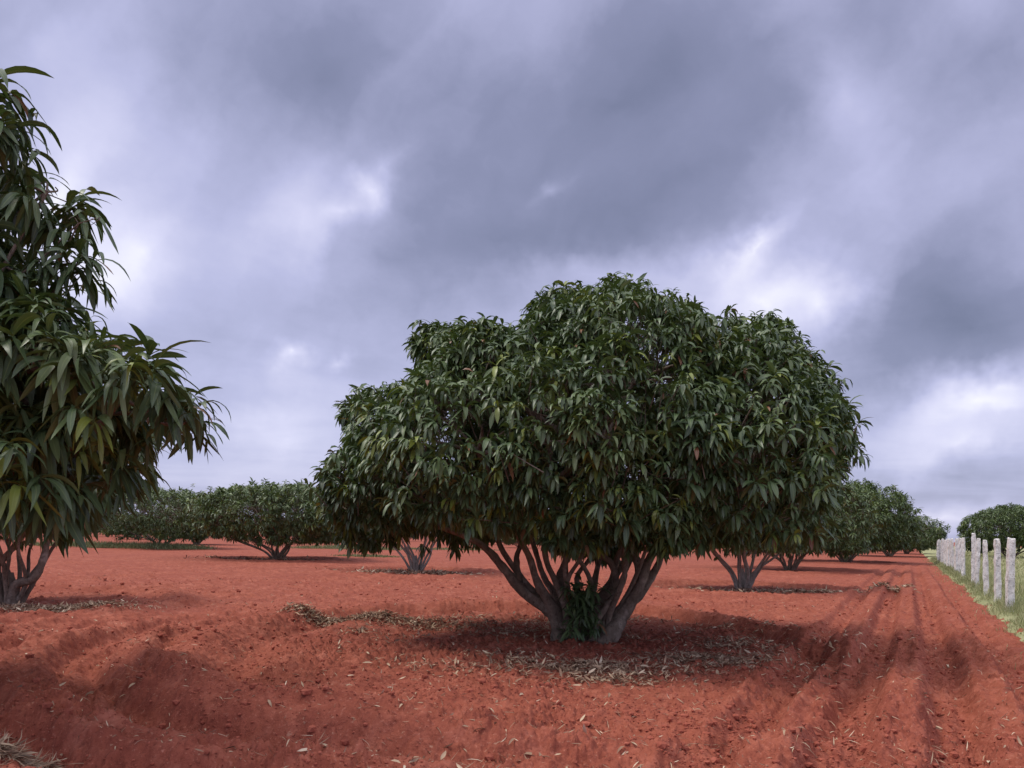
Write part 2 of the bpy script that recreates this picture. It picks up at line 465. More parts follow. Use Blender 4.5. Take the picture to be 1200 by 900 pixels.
# ------------------------------------------------------------------ the ground
def build_ground():
    th_f = np.linspace(R(-43), R(43), 900)
    th_b = np.linspace(R(43), R(317), 64)[1:-1]
    th = np.concatenate([th_f, th_b]); nt = len(th)
    rr = np.concatenate([np.geomspace(0.05, 3.9, 26)[:-1], np.geomspace(3.9, 14, 480)[:-1],
                         np.geomspace(14, 60, 250)[:-1], np.geomspace(60, 4000, 60)])
    T, RR = np.meshgrid(th, rr)
    x = RR * np.sin(T); y = RR * np.cos(T)
    z = height(x.ravel(), y.ravel()).reshape(x.shape)
    v = np.stack([x, y, z], -1).reshape(-1, 3)
    nr = len(rr)
    i = np.arange(nr - 1)[:, None]; j = np.arange(nt)[None, :]; jn = (j + 1) % nt
    q = np.stack([i * nt + j, i * nt + jn, (i + 1) * nt + jn, (i + 1) * nt + j], -1).reshape(-1, 4)[:, ::-1]
    v = np.vstack([v, [[0, 0, 0]]])
    j = np.arange(nt)
    fan = np.stack([np.full(nt, len(v) - 1), (j + 1) % nt, j], -1)
    o = link('ground', make_mesh('ground', v, [q, fan], SOIL))
    tag(o, 'ploughed bare red soil with furrows between the trees', 'ground', kind='structure')


build_ground()


def field_h(x, y, wd):
    return 0.055 * sstep(wd, 0.0, 0.18) + 0.05 * fbm(x * 0.8, y * 0.8, 3, 71) + height(x, y, False) * (1 - sstep(wd, 0, 1)) - 0.02 * (1 - sstep(wd, 0, 0.1))


EDGE = 0.38                                                       # the grass starts this far on the orchard side of the posts


def build_field():
    u = np.concatenate([np.linspace(-14, 30, 440), np.linspace(30, 75, 140)[1:], np.linspace(75, 260, 40)[1:]])
    wd = np.concatenate([np.linspace(0, 0.5, 12), np.linspace(0.5, 6, 44)[1:], np.geomspace(6, 150, 30)[1:]])
    Ug, W = np.meshgrid(u, wd, indexing='ij')
    s = EDGE - W + (0.09 * vnoise(Ug * 2.2, W * 0 + 3, 8) + 0.08 * vnoise(Ug * 0.6, W * 0 + 9, 9)) * (1 - sstep(W, 0, 3))
    x = FP[0] + FD[0] * Ug + FN[0] * s; y = FP[1] + FD[1] * Ug + FN[1] * s
    z = field_h(x, y, W) + 0.004
    z[:, 0] -= 0.05
    v = np.stack([x, y, z], -1).reshape(-1, 3)
    n, m = Ug.shape
    i = np.arange(n - 1)[:, None]; j = np.arange(m - 1)[None, :]
    q = np.stack([i * m + j, (i + 1) * m + j, (i + 1) * m + j + 1, i * m + j + 1], -1).reshape(-1, 4)[:, ::-1]
    o = link('grass_field', make_mesh('grass_field', v, q, FIELD))
    tag(o, 'pale dry grass field beyond the row of stone posts', 'field', kind='structure')


build_field()


# ------------------------------------------------------------------ leaves, tubes
def leaf_blades(base, heading, elev, droop, length, width, twist, tone, age, stations=5, fold=0.13, curl=None, low=-1.48):
    """every leaf a folded curved blade; returns verts, quads and per-vertex attributes"""
    n = len(base); K = stations
    t = np.linspace(0, 1, K)
    low = np.broadcast_to(low, (n,))
    prof = np.sin(np.pi * np.clip(t, 0, 1) ** 0.85) ** 0.8; prof[0] = 0.10; prof[-1] = 0.02
    ts = np.linspace(0, 1, K)
    e = np.maximum(elev[:, None] - droop[:, None] * ts[None, :] ** 0.8, np.minimum(low, elev)[:, None])
    seg = length[:, None] / (K - 1)
    em = 0.5 * (e[:, 1:] + e[:, :-1])
    if curl is None: curl = np.zeros(n)
    hd = heading[:, None] + curl[:, None] * ts[None, :]
    hx, hy = np.cos(hd), np.sin(hd)
    hm = 0.5 * (hd[:, 1:] + hd[:, :-1])
    cum = lambda a_: np.concatenate([np.zeros((n, 1)), np.cumsum(a_, 1)], 1)
    rx, ry = cum(np.cos(em) * seg * np.cos(hm)), cum(np.cos(em) * seg * np.sin(hm))
    zz_ = np.concatenate([np.zeros((n, 1)), np.cumsum(np.sin(em) * seg, 1)], 1)
    C = np.stack([base[:, 0:1] + rx, base[:, 1:2] + ry, base[:, 2:3] + zz_], -1)      # n,K,3
    side = np.stack([-hy, hx, np.zeros_like(hx)], -1)                                             # n,K,3
    nor = np.stack([-np.sin(e) * hx, -np.sin(e) * hy, np.cos(e)], -1)                             # n,K,3
    tw = (twist[:, None] * (0.4 + 0.6 * ts[None, :]))[..., None]
    S = side * np.cos(tw) + nor * np.sin(tw)
    Nn = -side * np.sin(tw) + nor * np.cos(tw)
    wv = (width[:, None] * prof[None, :])[..., None] * 0.5
    Lft = C + S * wv + Nn * wv * fold * 2; Rgt = C - S * wv + Nn * wv * fold * 2
    v = np.stack([Lft, C, Rgt], 2).reshape(n, K * 3, 3)
    k = np.arange(K - 1)
    q = np.concatenate([np.stack([3 * k, 3 * k + 1, 3 * k + 4, 3 * k + 3], -1), np.stack([3 * k + 1, 3 * k + 2, 3 * k + 5, 3 * k + 4], -1)])
    quads = (q[None] + (np.arange(n) * K * 3)[:, None, None]).reshape(-1, 4)
    ed = np.tile(np.array([1.0, 0.0, 1.0]), K)
    return v.reshape(-1, 3), quads, {'tone': np.repeat(tone, K * 3), 'age': np.repeat(age, K * 3), 'edge': np.tile(ed, n)}


def join_geo(parts):
    V, F, A = [], [], {}
    off = 0
    for v, q, a in parts:
        V.append(v); F.append(q + off); off += len(v)
        for k, x in a.items(): A.setdefault(k, []).append(x)
    return np.vstack(V), np.vstack(F), {k: np.concatenate(x) for k, x in A.items()}


def unit(a): return a / np.maximum(np.linalg.norm(a, axis=-1, keepdims=True), 1e-9)


def whorls(P, A, rng, leaf_len, per=(9, 14), tone_c=None, young=0.06, droop=(0.6, 1.7), spread=(30, 100), stations=5, aspect=0.23):
    """rosettes of leaves at twig ends P pointing along A"""
    n = len(P)
    cnt = rng.integers(per[0], per[1] + 1, n)
    idx = np.repeat(np.arange(n), cnt); N = len(idx)
    a = A[idx]
    ref = np.where(np.abs(a[:, 2:3]) > 0.9, np.array([[1.0, 0, 0]]), np.array([[0, 0, 1.0]]))
    e1 = unit(np.cross(a, ref)); e2 = np.cross(a, e1)
    within = np.arange(N) - np.repeat(np.cumsum(cnt) - cnt, cnt)
    ph = within * 2.399 + rng.uniform(0, 6.28, n)[idx] + rng.normal(0, 0.25, N)
    th = np.radians(spread[0] + (spread[1] - spread[0]) * (within / np.maximum(cnt[idx] - 1, 1)) + rng.normal(0, 10, N))
    d = np.cos(th)[:, None] * a + np.sin(th)[:, None] * (np.cos(ph)[:, None] * e1 + np.sin(ph)[:, None] * e2)
    sz = (rng.uniform(0.62, 1.28, n)[idx]) * rng.uniform(0.72, 1.15, N) * leaf_len
    base = P[idx] - a * (within / np.maximum(cnt[idx], 1) * leaf_len * 0.34)[:, None]
    dr = rng.uniform(droop[0], droop[1], n)[idx] * rng.uniform(0.7, 1.3, N)
    tc_ = rng.normal(0.45, 0.17, n) if tone_c is None else tone_c
    tone = np.clip(tc_[idx] + rng.normal(0, 0.14, N), 0, 1)
    yw = rng.random(n) < young
    age = np.where(yw[idx], rng.uniform(0.9, 0.985, N), rng.uniform(0, 0.9, N))
    age = np.where(rng.random(N) < 0.008, 1.0, age)
    return leaf_blades(base, np.arctan2(d[:, 1], d[:, 0]), np.arcsin(np.clip(d[:, 2], -1, 1)), dr, sz,
                       sz * aspect * rng.uniform(0.85, 1.15, N), rng.normal(0, 0.6, N), tone, age, stations, curl=rng.normal(0, 0.7, N), low=-rng.uniform(0.75, 1.5, N))


def tube(pts, rad, sides=9, rng=None, rough=0.10, sub=5):
    """swept limb through pts (Catmull-Rom) with knobbly radius"""
    pts = np.asarray(pts, float); rad = np.asarray(rad, float)
    if len(pts) > 2:
        p = np.vstack([2 * pts[0] - pts[1], pts, 2 * pts[-1] - pts[-2]])
        out, ro = [], []
        for i in range(len(pts) - 1):
            for t in np.linspace(0, 1, sub, endpoint=False):
                a, b, c, d = p[i:i + 4]
                out.append(0.5 * (2 * b + (c - a) * t + (2 * a - 5 * b + 4 * c - d) * t * t + (3 * b - a - 3 * c + d) * t ** 3))
                ro.append(rad[i] * (1 - t) + rad[i + 1] * t)
        out.append(pts[-1]); ro.append(rad[-1])
        pts, rad = np.array(out), np.array(ro)
    n = len(pts)
    tan = unit(np.gradient(pts, axis=0))
    ref = np.array([0.31, 0.95, 0.05])
    e1 = unit(np.cross(tan, ref)); e2 = np.cross(tan, e1)
    ang = np.linspace(0, 2 * np.pi, sides, endpoint=False)
    r = rad[:, None] * np.ones((1, sides))
    if rng is not None and rough: r = r * (1 + rng.normal(0, rough, (n, 1)) * 0.6 + rng.normal(0, rough, (n, sides)) * 0.7)
    v = pts[:, None] + r[..., None] * (np.cos(ang)[None, :, None] * e1[:, None] + np.sin(ang)[None, :, None] * e2[:, None])
    i = np.arange(n - 1)[:, None]; j = np.arange(sides)[None]; jn = (j + 1) % sides
    q = np.stack([i * sides + j, i * sides + jn, (i + 1) * sides + jn, (i + 1) * sides + j], -1).reshape(-1, 4)
    return v.reshape(-1, 3), q, {}


def twig_tubes(P0, P1, r0, r1):
    """many thin three-sided twigs at once"""
    n = len(P0)
    t = unit(P1 - P0); e1 = unit(np.cross(t, np.array([0.3, 0.2, 0.93]))); e2 = np.cross(t, e1)
    V = []
    for p, r in ((P0, r0), (P1, r1)):
        for k in range(3):
            a = k * 2.0944
            V.append(p + r * (math.cos(a) * e1 + math.sin(a) * e2))
    v = np.stack(V, 1).reshape(-1, 3)
    q = np.array([[k, (k + 1) % 3, 3 + (k + 1) % 3, 3 + k] for k in range(3)])
    return v, (q[None] + (np.arange(n) * 6)[:, None, None]).reshape(-1, 4), {}


def crown_points(lobes, n, rng, gap_scale=1.1, gap=0.18, inner=0.10, shoots=0.05, floor=None):
    """twig ends spread over the outside of a union of lobes, thinned in patches so that gaps open"""
    L = np.asarray(lobes, float); C, Rd = L[:, :3], L[:, 3:6]
    wt = L[:, 6] if L.shape[1] > 6 else np.ones(len(L))
    area = ((Rd[:, 0] * Rd[:, 1]) ** 1.6 + (Rd[:, 0] * Rd[:, 2]) ** 1.6 + (Rd[:, 1] * Rd[:, 2]) ** 1.6) ** (1 / 1.6) * wt
    P, A, Z = [], [], []
    got = 0
    while got < n:
        m = n * 2
        k = rng.choice(len(L), m, p=area / area.sum())
        d = unit(rng.normal(size=(m, 3)))
        u = rng.normal(0.97, 0.055, m)
        inn = rng.random(m) < inner; u = np.where(inn, rng.uniform(0.5, 0.9, m), u)
        sh = rng.random(m) < shoots; u = np.where(sh, rng.uniform(1.06, 1.22, m), u)
        p = C[k] + d * Rd[k] * u[:, None]
        q = np.linalg.norm((p[:, None] - C[None]) / Rd[None], axis=2)
        q[np.arange(m), k] = 9
        ok = q.min(1) > np.where(inn, 0.55, 0.86)
        g = vnoise3(p * gap_scale, 5) + 0.5 * vnoise3(p * gap_scale * 2.3, 6)
        ok &= (g > -0.5 + gap) | (rng.random(m) < 0.25)
        if floor is not None: ok &= p[:, 2] > floor + 0.8 * vnoise(p[:, 0] * 1.2, p[:, 1] * 1.2, 14) + 0.08
        nrm = unit(d / Rd[k])
        a = unit(nrm * 0.9 + np.array([0, 0, 0.45]) + rng.normal(0, 0.28, (m, 3)))
        P.append(p[ok]); A.append(a[ok]); got += ok.sum()
    return np.vstack(P)[:n], np.vstack(A)[:n]


def tree_meshes(lobes, stems, n_whorls, leaf_len, seed, per=(9, 14), bark=BARK, leaf=LEAF, young=0.06, droop=(0.6, 1.7),
                stations=5, sides=9, limb_r=0.035, twig=0.8, gap=0.18, floor=None, inner=0.10, aspect=0.23, sub_n=7, bumps=0, bump_r=0.4, tipf=0.9, shoots=0.05):
    """stems: list of (points, radii); limbs run on from the nearest stem end into each lobe and fan out to its skin"""
    rng = np.random.default_rng(seed)
    limbs_to = len(lobes)
    if bumps:
        Pb, _ = crown_points(lobes, bumps, rng, gap=-1, inner=0.0, shoots=0.0, floor=None if floor is None else floor + 0.25)
        rb = rng.uniform(0.75, 1.25, bumps) * bump_r
        Pb = Pb - _ * (rb * 0.2)[:, None]
        lobes = list(lobes) + [(*p, r, r, r * 0.8, 1.1) for p, r in zip(Pb, rb)]
    wood = [tube(p, r, sides, rng) for p, r in stems]
    ends = np.array([np.asarray(p[-1], float) for p, r in stems]); er = np.array([r[-1] for p, r in stems])
    L = np.asarray(lobes, float)
    for l in L[:limbs_to]:
        c = l[:3]
        for k in np.argsort(np.linalg.norm(ends - c, axis=1))[:2]:
            e = ends[k]; mid = (e + c) / 2 + rng.normal(0, 0.10, 3) * np.linalg.norm(c - e)
            lr = min(limb_r, 0.05 * l[3])
            wood.append(tube([e, mid, c], [min(er[k] * 0.85, lr * 2.2), lr * 1.3, lr], max(5, sides - 3), rng, sub=4))
        for q in range(sub_n):
            d = unit(rng.normal(size=3)); d[2] = abs(d[2]) * 0.8 - 0.15
            tip = c + d * l[3:6] * tipf
            md = c + (tip - c) * 0.55 + rng.normal(0, 0.06, 3) + np.array([0, 0, 0.05])
            wood.append(tube([c, md, tip], [lr * 0.9, lr * 0.5, min(0.008, lr * 0.4)], 5, rng, sub=3))
    P, A = crown_points(lobes, n_whorls, rng, gap=gap, shoots=shoots, floor=floor, inner=inner)
    if twig:
        k = (rng.random(len(P)) < twig) & (A[:, 2] > -0.05) & (P[:, 2] - 0.6 * A[:, 2] > (floor or 0) + 0.3)
        ln = rng.uniform(0.25, 0.6, k.sum())[:, None]
        tw = twig_tubes(P[k] - A[k] * ln + np.array([0, 0, -0.06]), P[k] - A[k] * 0.01, 0.008, 0.004)
    # light and dark clumps: groups of shoots differ in the tone of their leaves
    tone_c = np.clip(0.45 + 0.55 * vnoise3(P * 1.3, 8) + rng.normal(0, 0.13, len(P)), 0, 1)
    crown = whorls(P, A, rng, leaf_len, per, tone_c, young, droop, stations=stations, aspect=aspect)
    vw, qw, _ = join_geo(wood)
    v, q, a = crown
    nq = len(q)
    if twig:
        q = np.vstack([q, tw[1] + len(v)]); v = np.vstack([v, tw[0]])
        a = {k_: np.concatenate([x, np.zeros(len(tw[0]))]) for k_, x in a.items()}
    return make_mesh('trunk', vw, qw, bark), make_mesh('crown', v, q, leaf, attrs=a, mat2=bark, n_first=nq)


def put_tree(loc, trunk_me, crown_me, label, group, rotz=0.0, scale=1.0):
    t = empty('mango_tree', loc); t.rotation_euler.z = rotz; t.scale = (scale,) * 3
    link('trunk', trunk_me, t); link('crown', crown_me, t)
    tag(t, label, 'tree', group)
    return t


# ------------------------------------------------------------------ the big tree
GROUP = 'mango trees in the orchard'


def big_tree():
    z0 = float(height(np.array([MAIN[0]]), np.array([MAIN[1]]), False)[0])
    lobes = [  # x, y, z, rx, ry, rz relative to the foot
        (0.30, 0.2, 3.74, 0.95, 1.5, 1.00), (1.05, 0.1, 3.64, 0.60, 1.2, 0.90), (-0.48, 0.1, 3.66, 0.62, 1.2, 0.88),
        (-1.72, 0.3, 3.42, 0.66, 1.1, 0.86), (-1.15, 0.0, 3.28, 0.60, 1.1, 0.80), (-2.45, 0.0, 2.60, 0.85, 1.3, 0.80), (-2.80, -0.2, 2.00, 0.75, 1.1, 0.60),
        (2.30, 0.2, 3.62, 0.46, 1.0, 0.80), (2.70, 0.1, 3.20, 0.48, 0.9, 0.72), (2.62, 0.1, 2.70, 0.68, 1.2, 0.80), (2.30, -0.2, 2.05, 0.65, 1.2, 0.60),
        (0.0, -1.9, 2.45, 1.45, 1.1, 1.05), (-1.45, -1.5, 2.36, 1.20, 1.2, 0.92), (1.50, -1.5, 2.25, 1.15, 1.2, 1.15),
        (0.35, -1.2, 3.25, 1.30, 1.1, 1.00), (-0.9, -1.1, 2.95, 1.00, 1.0, 0.85), (1.6, -1.0, 2.95, 1.00, 1.0, 0.90),
        (0.0, 2.0, 2.7, 2.0, 1.3, 1.4), (-1.8, 1.5, 2.4, 1.2, 1.2, 1.1), (1.9, 1.5, 2.5, 1.2, 1.2, 1.1),
        (3.25, 0.0, 2.68, 0.30, 0.5, 0.25, 0.8), (0.30, 0.1, 4.75, 0.15, 0.2, 0.25, 0.8),
    ]
    lobes = [l if len(l) > 6 else (*l, 1.0) for l in lobes]
    g = -0.12
    stems = [  # two leaning clumps of crooked stems from one stool
        ([(-0.35, 0.10, g), (-0.52, 0.05, 0.32), (-0.86, -0.05, 0.66), (-1.10, -0.1, 1.02), (-1.62, -0.15, 1.32), (-2.2, -0.15, 1.62)], [0.14, 0.115, 0.090, 0.075, 0.06, 0.05]),
        ([(-0.32, -0.02, g), (-0.45, -0.1, 0.40), (-0.74, -0.25, 0.80), (-0.90, -0.35, 1.20), (-1.25, -0.7, 1.8)], [0.12, 0.10, 0.075, 0.06, 0.05]),
        ([(-0.26, 0.15, g), (-0.38, 0.3, 0.45), (-0.56, 0.42, 0.80), (-0.72, 0.5, 1.12), (-0.70, 0.7, 1.5), (-1.0, 0.8, 2.2)], [0.09, 0.070, 0.055, 0.05, 0.045, 0.04]),
        ([(-0.24, 0.0, g), (-0.30, -0.1, 0.45), (-0.46, -0.2, 0.78), (-0.60, -0.3, 1.10), (-0.62, -0.5, 1.5), (-0.6, -0.9, 2.0)], [0.09, 0.070, 0.055, 0.05, 0.045, 0.04]),
        ([(-0.12, 0.10, g), (-0.22, 0.15, 0.5), (-0.33, 0.2, 0.85), (-0.30, 0.25, 1.25), (-0.36, 0.3, 1.7), (-0.2, 0.3, 2.6)], [0.09, 0.08, 0.07, 0.06, 0.055, 0.05]),
        ([(0.06, -0.22, g), (0.20, -0.25, 0.12), (0.46, -0.22, 0.36), (0.66, -0.15, 0.72), (0.74, -0.15, 1.05), (0.98, -0.2, 1.5), (1.5, -0.4, 2.2)], [0.15, 0.135, 0.115, 0.095, 0.08, 0.065, 0.05]),
        ([(0.36, -0.22, 0.28), (0.44, -0.05, 0.46), (0.62, 0.1, 0.62), (0.86, 0.15, 0.84), (0.98, 0.2, 1.12), (1.10, 0.4, 1.5), (1.6, 0.5, 2.3)], [0.08, 0.065, 0.07, 0.075, 0.065, 0.055, 0.045]),
        ([(0.05, 0.0, g), (0.10, 0.1, 0.40), (0.26, 0.05, 0.72), (0.38, 0.0, 0.92), (0.24, -0.05, 1.10), (0.06, -0.15, 1.32), (0.0, -0.5, 1.8), (0.0, -0.9, 2.3)], [0.085, 0.075, 0.065, 0.06, 0.06, 0.055, 0.05, 0.045]),
        ([(0.02, 0.15, g), (0.04, 0.35, 0.5), (0.16, 0.5, 0.9), (0.20, 0.55, 1.25), (0.34, 0.6, 1.6), (0.4, 0.8, 2.5)], [0.085, 0.065, 0.055, 0.05, 0.045, 0.04]),
        ([(0.68, -0.15, 0.78), (0.66, -0.05, 1.05), (0.58, 0.05, 1.32), (0.64, 0.1, 1.8), (0.9, 0.2, 2.4)], [0.06, 0.055, 0.05, 0.045, 0.04]),
        ([(0.10, 0.15, g), (0.26, 0.4, 0.40), (0.44, 0.7, 0.74), (0.50, 0.9, 1.1), (0.9, 1.2, 1.5), (1.5, 1.4, 2.1)], [0.085, 0.065, 0.055, 0.05, 0.045, 0.04]),
        ([(-0.95, -0.08, 0.78), (-1.02, 0.05, 1.10), (-0.98, 0.1, 1.40), (-1.1, 0.1, 1.8)], [0.05, 0.045, 0.04, 0.035]),
        ([(0.22, 0.05, 0.68), (0.40, 0.2, 0.95), (0.62, 0.3, 1.18), (0.92, 0.35, 1.30), (1.2, 0.4, 1.6)], [0.05, 0.05, 0.045, 0.04, 0.035]),
        ([(-0.05, 0.0, g), (-0.02, 0.05, 0.4), (-0.12, 0.1, 0.8), (0.02, 0.1, 1.1), (-0.08, 0.1, 1.5), (0.1, 0.0, 2.2)], [0.07, 0.055, 0.045, 0.04, 0.04, 0.035]),
    ]
    rj = np.random.default_rng(3)
    stems = [([tuple(np.array(p) + (rj.normal(0, 0.035, 3) if 0 < i else 0)) for i, p in enumerate(ps)], list(np.array(rs) * np.concatenate([[1.1, 0.9], np.full(len(rs) - 2, 0.74)]))) for ps, rs in stems]
    for q_ in range(9):                                            # thinner, tangled shoots between the main stems
        a_ = rj.uniform(0, 6.28); o_ = rj.uniform(0.35, 0.95)
        b_ = np.array([rj.normal(0.0, 0.20), rj.normal(0.02, 0.10), g])
        t_ = np.array([b_[0] * 1.3 + o_ * math.cos(a_), b_[1] + 0.7 * o_ * math.sin(a_), 1.75])
        ps = [tuple(b_ + (t_ - b_) * f + np.append(rj.normal(0, 0.085, 2) * (0 < f < 1), 0)) for f in (0, 0.25, 0.5, 0.75, 1.0)]
        stems.append((ps, list(np.array([0.055, 0.042, 0.035, 0.03, 0.025]) * rj.uniform(0.8, 1.2))))
    tr, cr = tree_meshes(lobes, stems, 8300, 0.187, 42, per=(8, 13), sides=11, limb_r=0.032, floor=1.17, gap=0.18, inner=0.07, droop=(1.0, 2.6), young=0.10, bumps=46, bump_r=0.36, shoots=0.08, twig=0.5, aspect=0.225)
    t = put_tree((MAIN[0], MAIN[1], z0), tr, cr, 'large many-stemmed mango tree with a broad dark crown, alone in the middle', GROUP)
    # suckers at the foot of the stems
    rng = np.random.default_rng(77)
    n = 60
    base = np.stack([rng.normal(-0.12, 0.11, n), rng.normal(-0.36, 0.10, n), rng.uniform(0.12, 0.80, n)], 1)
    A = unit(np.stack([rng.normal(0, 0.5, n), rng.normal(-0.5, 0.4, n), rng.normal(0.35, 0.5, n)], 1))
    v, q, a = whorls(base, A, rng, 0.20, (5, 8), np.clip(rng.normal(0.35, 0.15, n), 0, 1), 0.0, (0.8, 2.0), aspect=0.2)
    link('basal_shoots', make_mesh('basal_shoots', v, q, LEAF, attrs=a), t)
    return t


big_tree()


# ------------------------------------------------------------------ the tree at the photo's edge
def near_tree():
    X, Y = NEAR_TREE
    z0 = float(height(np.array([X]), np.array([Y]), False)[0])
    def rel(px, py, d):
        u, v_ = sky_uv(px, py)
        return np.array([u * d - X, d - Y, CAM_H + v_ * d - z0])
    L = []
    for px, py, d, r in ((140, 470, 4.7, (0.40, 0.45, 0.32)), (212, 497, 4.6, (0.22, 0.3, 0.17)), (50, 430, 4.7, (0.42, 0.5, 0.36)), (30, 548, 4.7, (0.45, 0.5, 0.28)),
                         (-10, 330, 4.9, (0.36, 0.45, 0.30)), (-25, 165, 4.9, (0.32, 0.4, 0.36, 0.6)), (-90, 300, 5.0, (0.5, 0.7, 0.7)), (85, 318, 4.9, (0.17, 0.2, 0.12)),
                         (-60, 480, 5.0, (0.6, 0.7, 0.6)), (85, 535, 5.0, (0.32, 0.5, 0.22)), (55, 225, 4.9, (0.20, 0.25, 0.20, 0.5)), (92, 262, 4.9, (0.10, 0.15, 0.10, 0.7))):
        c = rel(px, py, d); L.append((*c, *r) if len(r) > 3 else (*c, *r, 1.0))
    L += [(-0.3, 0.3, 2.5, 1.6, 1.6, 1.25, 0.5), (-1.5, -0.5, 2.4, 1.3, 1.4, 1.2, 0.5), (0.2, 1.4, 2.3, 1.2, 1.1, 1.0, 0.7)]
    g = -0.1
    stems = [([(0.1, 0, g), (0.35, -0.05, 0.5), (0.8, -0.2, 1.1), (1.2, -0.5, 1.9)], [0.15, 0.12, 0.09, 0.06]),
             ([(0.05, -0.1, g), (0.2, -0.3, 0.6), (0.5, -0.6, 1.4), (0.8, -0.7, 2.5)], [0.13, 0.11, 0.08, 0.05]),
             ([(-0.1, 0.1, g), (-0.3, 0.3, 0.7), (-0.4, 0.5, 1.6), (-0.3, 0.5, 2.6)], [0.14, 0.11, 0.08, 0.05]),
             ([(-0.15, -0.1, g), (-0.5, -0.2, 0.7), (-1.0, -0.4, 1.5), (-1.4, -0.5, 2.3)], [0.13, 0.1, 0.08, 0.05]),
             ([(0.1, 0.1, g), (0.25, 0.5, 0.6), (0.35, 1.0, 1.3), (0.3, 1.4, 2.1)], [0.12, 0.1, 0.07, 0.05])]
    tr, cr = tree_meshes(L, stems, 1300, 0.265, 9, per=(8, 13), sides=10, limb_r=0.024, gap=0.24, inner=0.14, droop=(1.1, 2.9), stations=8, aspect=0.155, young=0.05, floor=0.98, bumps=22, bump_r=0.17, tipf=0.6, sub_n=3, twig=0.0)
    put_tree((X, Y, z0), tr, cr, 'mango tree with long drooping leaves reaching in from the photo edge, close to the viewer', GROUP)


near_tree()


# ------------------------------------------------------------------ the other orchard trees
def orchard_tree(Rr, H, under, seed, n_whorls, leaf_len, bark, leaf, stations=4, sides=8, per=(8, 12), extra=None):
    rng = np.random.default_rng(seed)
    lobes = []
    k = 7
    zc = under + (H - under) * 0.48
    for i in range(k):
        a = 2 * np.pi * i / k + rng.uniform(-0.25, 0.25)
        rr = Rr * rng.uniform(0.50, 0.62)
        lr = Rr * rng.uniform(0.36, 0.46)
        lobes.append((rr * math.cos(a), rr * math.sin(a), zc + rng.uniform(-0.02, 0.16) * (H - under), lr, lr, (H - under) * rng.uniform(0.32, 0.42)))
    for i in range(3):
        a = 2.1 * i + rng.uniform(0, 1); rr = Rr * 0.22
        lobes.append((rr * math.cos(a), rr * math.sin(a), H - (H - under) * rng.uniform(0.36, 0.46), Rr * 0.46, Rr * 0.46, (H - under) * 0.40))
    lobes.append((0, 0, zc, Rr * 0.7, Rr * 0.7, (H - under) * 0.42, 0.3))
    lobes = [l if len(l) > 6 else (*l, 1.0) for l in lobes]
    stems = []
    ns = 11
    for i in range(ns):
        a = 2 * np.pi * i / ns + rng.uniform(-0.3, 0.3)
        out = Rr * rng.uniform(0.42, 0.72); top = under + (H - under) * 0.40
        ca, sa = math.cos(a), math.sin(a)
        j = rng.normal(0, 0.06 * Rr, (4, 2))
        stems.append(([(0.10 * ca, 0.10 * sa, -0.12), (0.05 + 0.24 * out * ca + j[0, 0] * .4, 0.24 * out * sa + j[0, 1] * .4, top * 0.25),
                       (0.62 * out * ca + j[1, 0], 0.62 * out * sa + j[1, 1], top * 0.60), (out * ca, out * sa, top)],
                      np.array([0.062, 0.048, 0.036, 0.026]) * (0.6 + 0.09 * Rr)))
    stems.append(([(0, 0, -0.1), (0.02, 0.03, 0.25), (0.0, 0.0, 0.6)], np.array([0.13, 0.11, 0.04]) * (0.6 + 0.09 * Rr)))
    stems += extra or []
    return tree_meshes(lobes, stems, n_whorls, leaf_len, seed, per=per, bark=bark, leaf=leaf, stations=stations, sides=sides,
                       limb_r=0.03, gap=0.04, inner=0.25, droop=(0.5, 1.8), floor=under, aspect=0.26, sub_n=4, bumps=18, bump_r=Rr * 0.13)


for (x, y, Rr, H, und, seed, nw, label) in TREES_MID:
    d = math.hypot(x, y)
    ll = 0.23 if d < 30 else (0.26 if d < 45 else 0.31)
    extra = None
    if seed == 3:
        extra = [([(0.05, -0.1, -0.1), (0.2, -0.2, 0.38), (0.56, -0.25, 0.52), (0.74, -0.25, 0.90), (0.82, -0.2, 1.3), (1.2, 0.0, 1.8)], [0.10, 0.085, 0.075, 0.065, 0.055, 0.04]),
                 ([(-0.1, -0.1, -0.1), (-0.16, -0.2, 0.65), (0.12, -0.3, 0.95), (0.34, -0.3, 1.25), (0.6, -0.4, 1.7)], [0.09, 0.075, 0.06, 0.055, 0.04])]
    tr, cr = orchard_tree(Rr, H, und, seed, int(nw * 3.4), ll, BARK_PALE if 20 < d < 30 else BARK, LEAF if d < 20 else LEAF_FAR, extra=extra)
    z0 = float(height(np.array([x]), np.array([y]), False)[0])
    grp = GROUP if 'beyond' not in label else None
    put_tree((x, y, z0), tr, cr, label, grp)

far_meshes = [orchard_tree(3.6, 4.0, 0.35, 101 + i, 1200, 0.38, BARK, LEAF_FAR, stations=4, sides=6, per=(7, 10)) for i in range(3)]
rng = np.random.default_rng(5)
known = np.array([(t[0], t[1]) for t in TREES_MID] + [MAIN, NEAR_TREE])
for i in range(0, 16):
    for j in range(-2, 12):
        p = np.array(MAIN) + FN * 11.0 * i + FD * 13.0 * j + rng.normal(0, 1.1, 2)
        if p[1] < 74 or p[1] > 150 or abs(p[0] / p[1]) > 0.68: continue
        if -0.42 < p[0] / p[1] < -0.2 and p[1] < 105: continue
        if np.min(np.linalg.norm(known - p, axis=1)) < 8.5: continue
        if rng.random() < 0.3: continue
        a, c = far_meshes[rng.integers(3)]
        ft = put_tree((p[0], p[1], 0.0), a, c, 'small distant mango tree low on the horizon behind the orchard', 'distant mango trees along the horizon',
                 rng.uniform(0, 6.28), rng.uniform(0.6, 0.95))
        ft.scale.z *= rng.uniform(0.75, 1.2)
